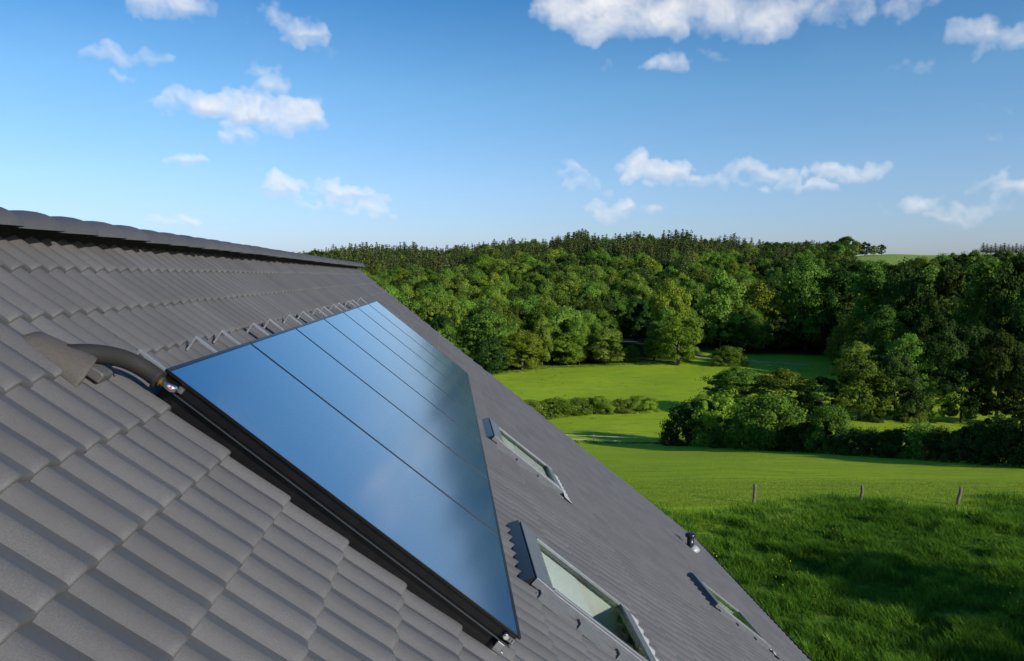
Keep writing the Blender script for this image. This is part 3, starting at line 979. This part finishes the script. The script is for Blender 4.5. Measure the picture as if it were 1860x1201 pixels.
# trees on the near edge of the wood, left to right
plant('dark', 890, 688, 612, 66, 'dark bushy tree emerging just beyond the roof edge', group='trees along the meadow edge')
plant('bright0', 948, 673, 600, 92, 'broad glossy tree right of the darkest tree at the roof edge', group='trees along the meadow edge')
plant('bright1', 1030, 664, 606, 72, 'low round tree touching the upper left corner of the meadow', group='trees along the meadow edge')
plant('round', 985, 655, 573, 40, 'small upright tree rising between the two round edge trees', group='trees along the meadow edge', r=205)
plant('round', 1053, 655, 578, 38, 'small upright tree behind the low round tree at the meadow', group='trees along the meadow edge', r=207)
plant('round', 1100, 662, 597, 74, 'olive green tree left of the glimpse of road', group='trees along the meadow edge')
plant('lbush', 1146, 655, 627, 34, 'small light bush right below the glimpse of road', cat='bush')
plant('dark', 1157, 640, 540, 66, 'dark round tree standing over the glimpse of road', group='trees along the meadow edge', r=246)
plant('tall', 1188, 655, 584, 44, 'slim light green tree right of the glimpse of road', group='trees along the meadow edge')
plant('bright2', 1232, 664, 566, 86, 'full leafy tree at the meadow edge with light reaching its foot', group='trees along the meadow edge')
plant('bright', 1215, 650, 508, 74, 'tall pale green tree behind the full leafy edge tree', group='trees along the meadow edge', r=220)
plant('bush', 1325, 664, 630, 72, 'dense rounded bush beside the gravel track', cat='bush')
plant('bright', 1375, 632, 512, 92, 'spreading tree with its right side lit, behind the gravel track', group='trees along the meadow edge')
plant('round', 1308, 634, 496, 84, 'large tree with a gap of bright grass below its crown', group='trees along the meadow edge')
plant('round', 1462, 636, 476, 104, 'large dark crowned tree at the right of the track field', group='trees along the meadow edge')
plant('dark', 1530, 640, 490, 96, 'tall brownish tree at the right end of the track field', group='trees along the meadow edge')
plant('round', 1420, 632, 540, 60, 'medium tree between the lit spreading tree and the dark crowned tree', group='trees along the meadow edge')
# tall trees on the right slope, its shade put into dark leaf kinds
for px, r_, top, w, k, lb in ((1580, 215, 476, 100, 'tall', 'tall slender tree first left in the dark wood on the right'), (1640, 205, 474, 84, 'dark', 'dark tree whose top meets the hilltop field, left of centre in the right wood'),
                              (1690, 212, 480, 80, 'tall', 'narrow dark tree in the middle of the right wood'), (1735, 195, 478, 96, 'dark', 'broad dark tree below the distant conifer row'),
                              (1795, 180, 470, 110, 'tall', 'tall dark tree near the right picture edge'), (1850, 170, 462, 120, 'dark', 'darkest tall tree at the right picture edge'),
                              (1610, 180, 560, 80, 'round', 'rounded tree in front of the tall dark wood'), (1700, 165, 560, 90, 'dark', 'shaded tree low in front of the right wood'),
                              (1770, 160, 590, 90, 'dark', 'squat shaded tree low at the right of the wood'), (1545, 190, 575, 70, 'round', 'half lit tree at the left foot of the right wood'),
                              (1560, 166, 622, 80, 'round', 'mid height tree between the clump and the right wood'), (1605, 152, 630, 80, 'dark', 'dull tree right above the middle clump'), (1655, 148, 610, 84, 'round', 'rounded tree above the grass strip, in front of the right wood'),
                              (1720, 146, 600, 90, 'dark', 'dark rounded tree above the right end of the grass strip'),
                              (1835, 150, 610, 90, 'dark', 'low shaded tree by the right picture edge'), (1900, 160, 500, 110, 'dark', 'dark tree cut by the right picture edge')):
    plant(k, px, 0, top, w, lb, group='dark trees on the right slope', r=r_)
# clump between the meadow strips
for px, by, top, w, k, lb in ((1335, 750, 668, 120, 'round', 'big rounded tree at the left of the middle clump, over the meadow shadow'), (1420, 758, 672, 110, 'round', 'leafy tree behind the hedge in the middle clump'),
                              (1490, 762, 684, 90, 'dark', 'dull olive tree of the middle clump, above the hidden meadow strip'), (1560, 764, 650, 100, 'round', 'taller tree of the middle clump left of the grass strip'),
                              (1625, 764, 640, 100, 'dark', 'dark tree of the middle clump behind the grass strip'), (1690, 766, 690, 80, 'round', 'low tree of the middle clump with a pale green side'),
                              (1745, 768, 650, 96, 'dark', 'shadowy tree at the right of the grass strip'), (1810, 770, 600, 110, 'dark', 'tall shadowy tree at the right end of the grass strip'),
                              (1870, 775, 640, 100, 'dark', 'shadowy tree cut by the right edge above the hedge'), (1275, 752, 716, 50, 'bush', 'low bush at the left foot of the big rounded tree'),
                              (1655, 765, 728, 56, 'bush', 'low bush at the foot of the middle clump by the grass strip'), (1590, 764, 730, 50, 'dbush', 'dark low bush under the taller tree of the middle clump')):
    plant(k, px, by, top, w, lb, group='trees of the middle clump', cat='bush' if 'bush' in k else 'tree')
# hedge along the lower field
hed = [(1262, 720, 84, 'dbush', 'bush at the left end of the hedge, beside the white fence tape'), (1300, 716, 70, 'lbush', 'bright topped bush second from the left end of the hedge'),
       (1352, 735, 76, 'bush', 'bush of the hedge below the big rounded tree'), (1395, 712, 96, 'bush', 'tallest bush of the hedge, with yellowish leaves'),
       (1440, 770, 60, 'dbush', 'low dark bush right of the tallest hedge bush'), (1478, 762, 60, 'dbush', 'hedge bush left of the pointed olive bush'),
       (1505, 734, 66, 'bush', 'pointed olive bush standing above the low hedge'), (1550, 776, 64, 'dbush', 'low hedge bush right of the pointed olive bush'),
       (1592, 778, 60, 'dbush', 'low hedge bush below the left end of the grass strip'), (1635, 776, 64, 'dbush', 'low hedge bush below the middle of the grass strip'),
       (1678, 766, 70, 'bush', 'feathery hedge bush cutting into the grass strip'), (1722, 776, 64, 'dbush', 'low hedge bush below the right end of the grass strip'),
       (1765, 768, 70, 'dbush', 'hedge bush under the tall shadowy tree'), (1806, 752, 76, 'dbush', 'taller hedge bush near the right picture edge'),
       (1850, 756, 80, 'dbush', 'hedge bush at the right picture edge'), (1900, 760, 80, 'dbush', 'hedge bush cut by the right picture edge')]
for px, top, w, k, lb in hed:
    by = 806 + (px-1230)*.0635
    plant(k, px, by, top, w*1.35, lb, cat='bush', group=HB)
# bush row across the meadow
for px, by, top, w, k, lb in ((962, 758, 726, 76, 'bush', 'leftmost bush of the meadow row, touching the roof edge'), (1008, 756, 722, 80, 'lbush', 'broad bush second in the meadow row'),
                              (1052, 752, 722, 58, 'bush', 'short bush third in the meadow row'), (1086, 750, 718, 60, 'lbush', 'upright bush in the middle of the meadow row'),
                              (1128, 749, 724, 60, 'bush', 'low bush second from the right of the meadow row'), (1167, 748, 718, 60, 'lbush', 'rightmost bush of the meadow row with a reddish foot')):
    plant(k, px, by, top, w, lb, cat='bush', group='bushes in the meadow row')
# unseen trees added right of the frame to shade the tall grass
for r_, q_, H_, k_, lb in ((4, 39, 13.5, 'round0', 'added unseen broad tree on the right, shading the corner below the posts'), (-7, 45, 16, 'dark1', 'added unseen tall dark tree on the right, behind the broad one')):
    o = empty('broadleaf_tree', tuple(rq2w(r_, q_, -.05)), (0, 0, r_*1.3))
    for pn, me in (('crown', B[k_][0]), ('trunk', B[k_][1])):
        link(bpy.data.objects.new(pn, me), o)
    o.scale = (H_*.95, H_*.95, H_); tag(o, lb, 'tree', 'unseen trees added for shade')
# trees standing on the horizon
for px, top, w, k, lb in ((1552, 438, 22, 'round', 'leftmost round tree on the hilltop field horizon'), (1568, 439, 24, 'dark', 'widest round tree on the hilltop field horizon'),
                          (1584, 446, 16, 'round', 'small round tree on the horizon left of the lone tree'), (1598, 444, 15, 'dark', 'lone ragged tree on the horizon at the field corner')):
    plant(k, px, 0, top, w, lb, group='trees on the hilltop horizon', r=566, parts=False)
for i, px in enumerate((1782, 1789, 1796, 1804, 1813, 1820, 1828, 1835, 1842, 1850, 1858, 1866)):
    plant('spruce', px, 0, 441 + (i*7 % 5), 17, 'dark conifer in the row on the hilltop horizon at right', group='conifers on the hilltop horizon', r=570, parts=False)

# ------------------------------------------------------------------ the wood on the hillside
def wood():
    pts = []
    sp = 6.3
    rs = np.random.default_rng(11)
    for r in np.arange(150, 596, sp):
        step = sp*(1 if r < 430 else .62)
        for q in np.arange(-.33*r, .72*r, step):
            rr, qq = r + rs.normal(0, sp*.45), q + rs.normal(0, step*.6)
            x = 930 + FPX*qq/rr
            rf = np.interp(x, XF, RF)
            if rr < rf + 7:
                continue
            if x > 1535 and rr > 345 + 25*rs.random():
                continue
            if 1105 < x < 1195 and rr < 262:             # the glimpse of road stays open
                continue
            cb = 425 + 40*(vnoise(np.array(qq/40), np.array(0.), 3)-.5) + (60 if x > 1250 else 0)
            con = rr > cb and not (x < 620 and rs.random() < .3)
            if con and (rs.random() < .10 or vnoise(np.array(qq/16), np.array(rr/22), 15) > .66): con = False
            if not con and rr > 300 and rs.random() < .10: con = True
            n = float(vnoise(np.array(rr/30), np.array(qq/30), 9))
            if con:
                H = (12.5 + 5*rs.random() + 6*float(vnoise(np.array(qq/22), np.array(rr/40), 12)))*np.interp(x, [1300, 1450, 1540], [1, .85, .6]); k = 'spruce'; Wd = H*(.75+.6*rs.random())
            else:
                young = n > .55
                H = (7.5 + 4*rs.random()) if young else (10 + 6*rs.random())
                if x > 1500: H *= 1.1
                k = rs.choice(['bright', 'round', 'tall'], p=[.5, .3, .2]) if young else rs.choice(['round', 'bright', 'dark', 'tall'], p=[.45, .2, .2, .15])
                if x > 1380: k = rs.choice(['dark', 'round', 'tall'], p=[.5, .3, .2])  # more dark kinds here: the slope's shade is put into leaf colour
                Wd = H*(.62 + .3*rs.random()) if k != 'tall' else H*.45
                Wd /= WID[k]
            pts.append((rr, qq, k, int(rs.integers(3)), Wd, H, rs.random()*6.28, x))
    return pts


PTS = wood()
PTS.sort(key=lambda t: t[0])
view = [t for t in PTS if 520 < t[7] < 1900]
broad = [t for t in view if t[2] != 'spruce'][:235]
conif = [t for t in view if t[2] == 'spruce' and 560 < t[7] < 1540][:260]
single = set(id(t) for t in broad) | set(id(t) for t in conif)
for t in broad + conif:
    r, q, k, v, Wd, H, rz, x = t
    o = link(bpy.data.objects.new('spruce_tree' if k == 'spruce' else 'broadleaf_tree', B[k + str(v)][2]))
    o.location = tuple(rq2w(r, q, float(h_rq(r, q)) - .1)); o.rotation_euler = (0, 0, rz); o.scale = (Wd, Wd, H)
    if k == 'spruce':
        tag(o, 'narrow dark spruce in the dense upper wood on the hill', 'tree', 'spruces in the upper wood')
    else:
        tag(o, 'leafy broadleaf tree in the dense wood on the hillside', 'tree', 'broadleaf trees in the hillside wood')

protos = bpy.data.collections.new('wood_kinds')
keys = sorted(k for k in B if not 'bush' in k)
for i, k in enumerate(keys):
    protos.objects.link(bpy.data.objects.new('kind_%02d' % i, B[k][2]))


def scatter(name, P, scl, rot, idx, coll, kind_label):
    """One stuff object: points carrying instances of the wood's tree kinds."""
    me = bpy.data.meshes.new(name)
    me.vertices.add(len(P)); me.vertices.foreach_set('co', np.asarray(P, np.float32).ravel())
    a = me.attributes.new('scl', 'FLOAT_VECTOR', 'POINT'); a.data.foreach_set('vector', np.asarray(scl, np.float32).ravel())
    a = me.attributes.new('rot', 'FLOAT_VECTOR', 'POINT'); a.data.foreach_set('vector', np.asarray(rot, np.float32).ravel())
    a = me.attributes.new('idx', 'INT', 'POINT'); a.data.foreach_set('value', np.asarray(idx, np.int32))
    o = link(bpy.data.objects.new(name, me))
    g = bpy.data.node_groups.new(name + '_points', 'GeometryNodeTree')
    g.interface.new_socket('Geometry', in_out='INPUT', socket_type='NodeSocketGeometry')
    g.interface.new_socket('Geometry', in_out='OUTPUT', socket_type='NodeSocketGeometry')
    n, l = g.nodes, g.links
    gi, go = n.new('NodeGroupInput'), n.new('NodeGroupOutput')
    ip = n.new('GeometryNodeInstanceOnPoints'); ci = n.new('GeometryNodeCollectionInfo')
    ci.inputs['Collection'].default_value = coll
    ci.inputs['Separate Children'].default_value = True; ci.inputs['Reset Children'].default_value = True
    def attr(nm, ty):
        x = n.new('GeometryNodeInputNamedAttribute'); x.data_type = ty; x.inputs['Name'].default_value = nm
        return x.outputs['Attribute']
    l.new(gi.outputs[0], ip.inputs['Points']); l.new(ci.outputs[0], ip.inputs['Instance'])
    ip.inputs['Pick Instance'].default_value = True
    l.new(attr('idx', 'INT'), ip.inputs['Instance Index'])
    er = n.new('FunctionNodeEulerToRotation'); l.new(attr('rot', 'FLOAT_VECTOR'), er.inputs[0]); l.new(er.outputs[0], ip.inputs['Rotation'])
    l.new(attr('scl', 'FLOAT_VECTOR'), ip.inputs['Scale'])
    l.new(ip.outputs[0], go.inputs[0])
    md = o.modifiers.new('points', 'NODES'); md.node_group = g
    tag(o, kind_label[0], kind_label[1], None, 'stuff')
    return o


rest = [t for t in PTS if id(t) not in single]
P = rq2w(np.array([t[0] for t in rest]), np.array([t[1] for t in rest]), h_rq(np.array([t[0] for t in rest]), np.array([t[1] for t in rest])) - .1)
scatter('forest', P, [(t[4], t[4], t[5]) for t in rest], [(0, 0, t[6]) for t in rest], [keys.index(t[2] + str(t[3])) for t in rest], protos,
        ('dense mixed wood covering the whole hillside behind the meadow', 'forest'))

# ------------------------------------------------------------------ grass
def blades(name, n, rlo, rhi, xlo, xhi, hlo, hhi, wid, seed, label, edge=True, dens=None):
    rs = np.random.default_rng(seed)
    r = np.sqrt(rs.random(n)*(rhi**2-rlo**2) + rlo**2)
    x = xlo + (xhi-xlo)*rs.random(n)
    q = (x-930)/FPX*r
    W = rq2w(r, q, 0*r)
    clump = vnoise(W[:, 0]*.9, W[:, 1]*.9, 4)*.6 + vnoise(W[:, 0]*2.6, W[:, 1]*2.6, 6)*.4
    keep = rs.random(n) < (np.clip(clump*1.5 + .1, .35, 1) if edge else 1.1)
    hx = 16.768 + .5
    keep &= ~((W[:, 0] < 7.6) & (W[:, 1] < hx))
    if not edge:
        keep &= rs.random(n) < np.clip((47-r)/10, 0, 1)
    if edge:
        keep &= r < 36.2 + 2.6*(vnoise(0*q, q/4, 5)-.5) + rs.normal(0, 1.1, n)
    r, q, W, clump = r[keep], q[keep], W[keep], clump[keep]
    n = len(r)
    z = h_rq(r, q)
    hgt = (hlo + (hhi-hlo)*rs.random(n))*((.55 + .75*clump) if edge else 1)
    an = rs.random(n)*6.283
    lean = np.stack([np.cos(an), np.sin(an)], 1)*(hgt*(.25+.5*rs.random(n)))[:, None] + np.array([-.10, .05])*hgt[:, None]
    sd = np.stack([-np.sin(an), np.cos(an)], 1)*(wid*(.6+.8*rs.random(n)))[:, None]
    b = np.stack([W[:, 0], W[:, 1], z-.02], 1)
    def pt(l, s, hh): return b + np.concatenate([lean*l + sd*s, (hgt*hh)[:, None]], 1)
    V = np.stack([pt(0, -1, 0), pt(0, 1, 0), pt(.35, .8, .6), pt(.35, -.8, .6), pt(1, .12, .95), pt(1, -.12, .95)], 1).reshape(-1, 3)
    i = np.arange(n)*6
    F = np.concatenate([np.stack([i, i+1, i+2, i+3], 1), np.stack([i+3, i+2, i+4, i+5], 1)])
    tone = np.clip((.05 + .45*clump + .25*vnoise(W[:, 0]/4, W[:, 1]/4, 14) if edge else .75) + rs.normal(0, .17, n), 0, 1)
    me = mesh_np(name, V, F, mats=[MAT['blade']], attrs={'tone': ('FACE', np.concatenate([tone, tone]))})
    o = link(bpy.data.objects.new(name, me))
    tag(o, label[0], label[1], None, 'stuff')


blades('grass', 420000, 18.5, 38.5, 1180, 2000, .25, .55, .011, 21, ('tall rough dark green grass in tussocks beside the house', 'grass'))
blades('meadow_grass', 90000, 35.5, 47, 1100, 1950, .02, .07, .012, 22, ('short mown bright grass of the lower field', 'grass'), edge=False)


def weeds():
    """Coarser tufts, docks and nettles: patches in the pasture, and a ragged fringe along hedge, bush row and wood."""
    rs = np.random.default_rng(77)
    n = 60000
    r = 40 + 170*rs.random(n)**.8; x = 880 + 1040*rs.random(n); q = (x-930)/FPX*r
    k = (r > 105) & (rs.random(n) < .07*np.clip((vnoise(r/14, q/7, 21)*.5 + vnoise(r/3, q/3, 22)*.5 - .42)*4, .05, 1)*np.clip(r/110, .5, 1))
    rf = np.interp(x, XF, RF)
    hedge = np.array([ground_at(a, 806 + (a-1230)*.0635)[0] for a in range(1230, 1921, 30)])
    hr = np.interp(x, np.arange(1230, 1921, 30), hedge)
    k |= (np.abs(r-rf) < 2.5) | ((np.abs(r-hr+.8) < 1.1) & (x > 1225)) | ((np.abs(r-129.5) < 1.2) & (x < 1200) & (rs.random(n) < .7))
    k |= (np.abs(r-99.0) < 1.0) & (x < 1225)
    r, q = r[k], q[k]; n = len(r)
    m = 7
    r = np.repeat(r, m) + rs.normal(0, .22, n*m); q = np.repeat(q, m) + rs.normal(0, .22, n*m)
    c = rq2w(r, q, h_rq(r, q) + .16*rs.random(n*m))
    V, F, T = leaf_cloud(c, np.stack([rs.normal(0, .6, n*m), rs.normal(0, .6, n*m), np.full(n*m, .7)], 1), .11, np.clip(np.repeat(rs.random(n), m)*.6 + .4*rs.random(n*m), 0, 1), rs, .4)
    o = link(bpy.data.objects.new('weeds', mesh_np('weeds', V, F, mats=[MAT['leaf_mid']], attrs={'tone': ('FACE', T)})))
    tag(o, 'coarse weeds and tufts dotted over the pasture and along its edges', 'weeds', None, 'stuff')


weeds()


def flowers():
    rs = np.random.default_rng(31)
    n = 1500
    r = np.where(rs.random(n) < .6, 36.5 + np.abs(rs.normal(0, 1.0, n)), 22 + 14*rs.random(n)); x = 1150 + 750*rs.random(n)
    q = (x-930)/FPX*r
    k = vnoise(r/3, q/4, 8) > .5
    r, q = r[k], q[k]; n = len(r)
    c = rq2w(r, q, h_rq(r, q) + np.where(r > 36, .16, .4) + .1*rs.random(n))
    d = np.tile([0, 0, 1.], (n, 1))
    V, F, T = leaf_cloud(c, d, .022, np.ones(n), rs, .5)
    o = link(bpy.data.objects.new('buttercups', mesh_np('buttercups', V, F, mats=[material('yellow_petals', (.7, .5, .02), .6)])))
    tag(o, 'tiny yellow flowers scattered where the tall grass meets the mown field', 'flowers', None, 'stuff')


flowers()

# ------------------------------------------------------------------ fences, road and track
for px, by, ty, tilt, lb in ((1369, 917, 884, .05, 'weathered fence post nearest the roof, at the edge of the tall grass'), (1564, 917, 887, .03, 'middle weathered fence post, straight above the tall grass'),
                             (1739, 918, 889, .17, 'leaning dark fence post farthest right at the tall grass')):
    r, q = ground_at(px, by)
    H = (by-ty)/FPX*r
    rs = np.random.default_rng(int(px))
    mb = MB()
    zz = np.linspace(-.3, H+.12, 9)
    mb.tube([(rs.normal(0, .006), rs.normal(0, .006), z) for z in zz], [.075*(1+rs.normal(0, .06)) for _ in zz[:-1]] + [.06], 9)
    o = mb.build('fence_post', MAT['wood'], loc=tuple(rq2w(r, q, float(h_rq(r, q)))), rot=(0, tilt, -YAW), smooth=True)
    tag(o, lb, 'fence post', 'old fence posts along the tall grass')

r1, q1 = ground_at(1078, 804)
fen = empty('tape_fence', tuple(rq2w(r1, q1, float(h_rq(r1, q1)))), (0, 0, -YAW))
tag(fen, 'pasture fence of two white tapes on a thin wooden post', 'fence')
mb = MB(); mb.tube([(0, 0, -.2), (0, 0, 1.12)], .06, 8); mb.build('post', MAT['wood'], fen)
rA = ground_at(1222, 806)
gA = (rA[0]-r1, rA[1]-q1, float(h_rq(*rA)) - float(h_rq(r1, q1)))
mb = MB(); mb.tube([(gA[1], gA[0], gA[2]-.2), (gA[1], gA[0], gA[2]+1.05)], .055, 8); mb.build('post', MAT['wood'], fen)
for hh in (.86, .36):
    mb = MB()
    A, Bq = np.array([-6., 1., .15 + hh]), np.array([0, -.07, hh]); Cq = np.array([gA[1], gA[0]-.07, gA[2] + hh - .04])
    for a, b in ((A, Bq), (Bq, Cq)):
        pts = [a + (b-a)*t - np.array([0, 0, .10*4*t*(1-t)*(1 if b is Cq else .5)]) for t in np.linspace(0, 1, 9)]
        for p_, n_ in zip(pts[:-1], pts[1:]):
            mb.add([p_ + [0, 0, -.016], n_ + [0, 0, -.016], n_ + [0, 0, .016], p_ + [0, 0, .016]], [(0, 1, 2, 3)])
            mb.add([p_ + [0, .006, -.016], n_ + [0, .006, -.016], n_ + [0, .006, .016], p_ + [0, .006, .016]], [(3, 2, 1, 0)])
    mb.build('tape', MAT['tape'], fen)


def strip(name, pts, width, mat, lift, kind='structure'):
    V, F = [], []
    P = []
    for (a, b) in zip(pts[:-1], pts[1:]):
        for t in np.linspace(0, 1, 12, endpoint=False):
            P.append((a[0]+(b[0]-a[0])*t, a[1]+(b[1]-a[1])*t))
    P.append(pts[-1]); P = np.array(P)
    T = np.gradient(P, axis=0); T /= np.linalg.norm(T, axis=1, keepdims=True); Nn = np.stack([-T[:, 1], T[:, 0]], 1)
    rows = []
    for k in np.linspace(-1, 1, 5):
        e = P + Nn*width/2*k
        rows.append(rq2w(e[:, 0], e[:, 1], np.maximum(h_rq(e[:, 0], e[:, 1]), h_rq(P[:, 0], P[:, 1])-.1) + lift))
    V = np.stack(rows, 1).reshape(-1, 3)
    i = (np.arange(len(P)-1)[:, None]*5 + np.arange(4)[None]).ravel()
    F = np.stack([i, i+1, i+6, i+5], 1)
    o = link(bpy.data.objects.new(name, mesh_np(name, V, F, mats=[mat], smooth=True)))
    return tag(o, kind=kind)


gm = speckle(material('pale_gravel', rough=.95), (.34, .30, .23), (.46, .41, .32), 3., .4, .02)
rp = [ground_at(x, y) for x, y in ((1236, 645), (1282, 650), (1340, 655), (1400, 659), (1470, 664))]
strip('track', rp, 3.2, gm, .06)
am = speckle(material('asphalt', rough=.85), (.05, .05, .055), (.075, .075, .08), 4.)
rr_ = [(243, (x-930)/FPX*243) for x in (1105, 1135, 1165, 1195)]
strip('road', rr_, 7.0, am, .12)
strip('road_marking', [(245.6, q) for _, q in rr_], .5, material('white_paint', (.75, .75, .74), .7), .16)
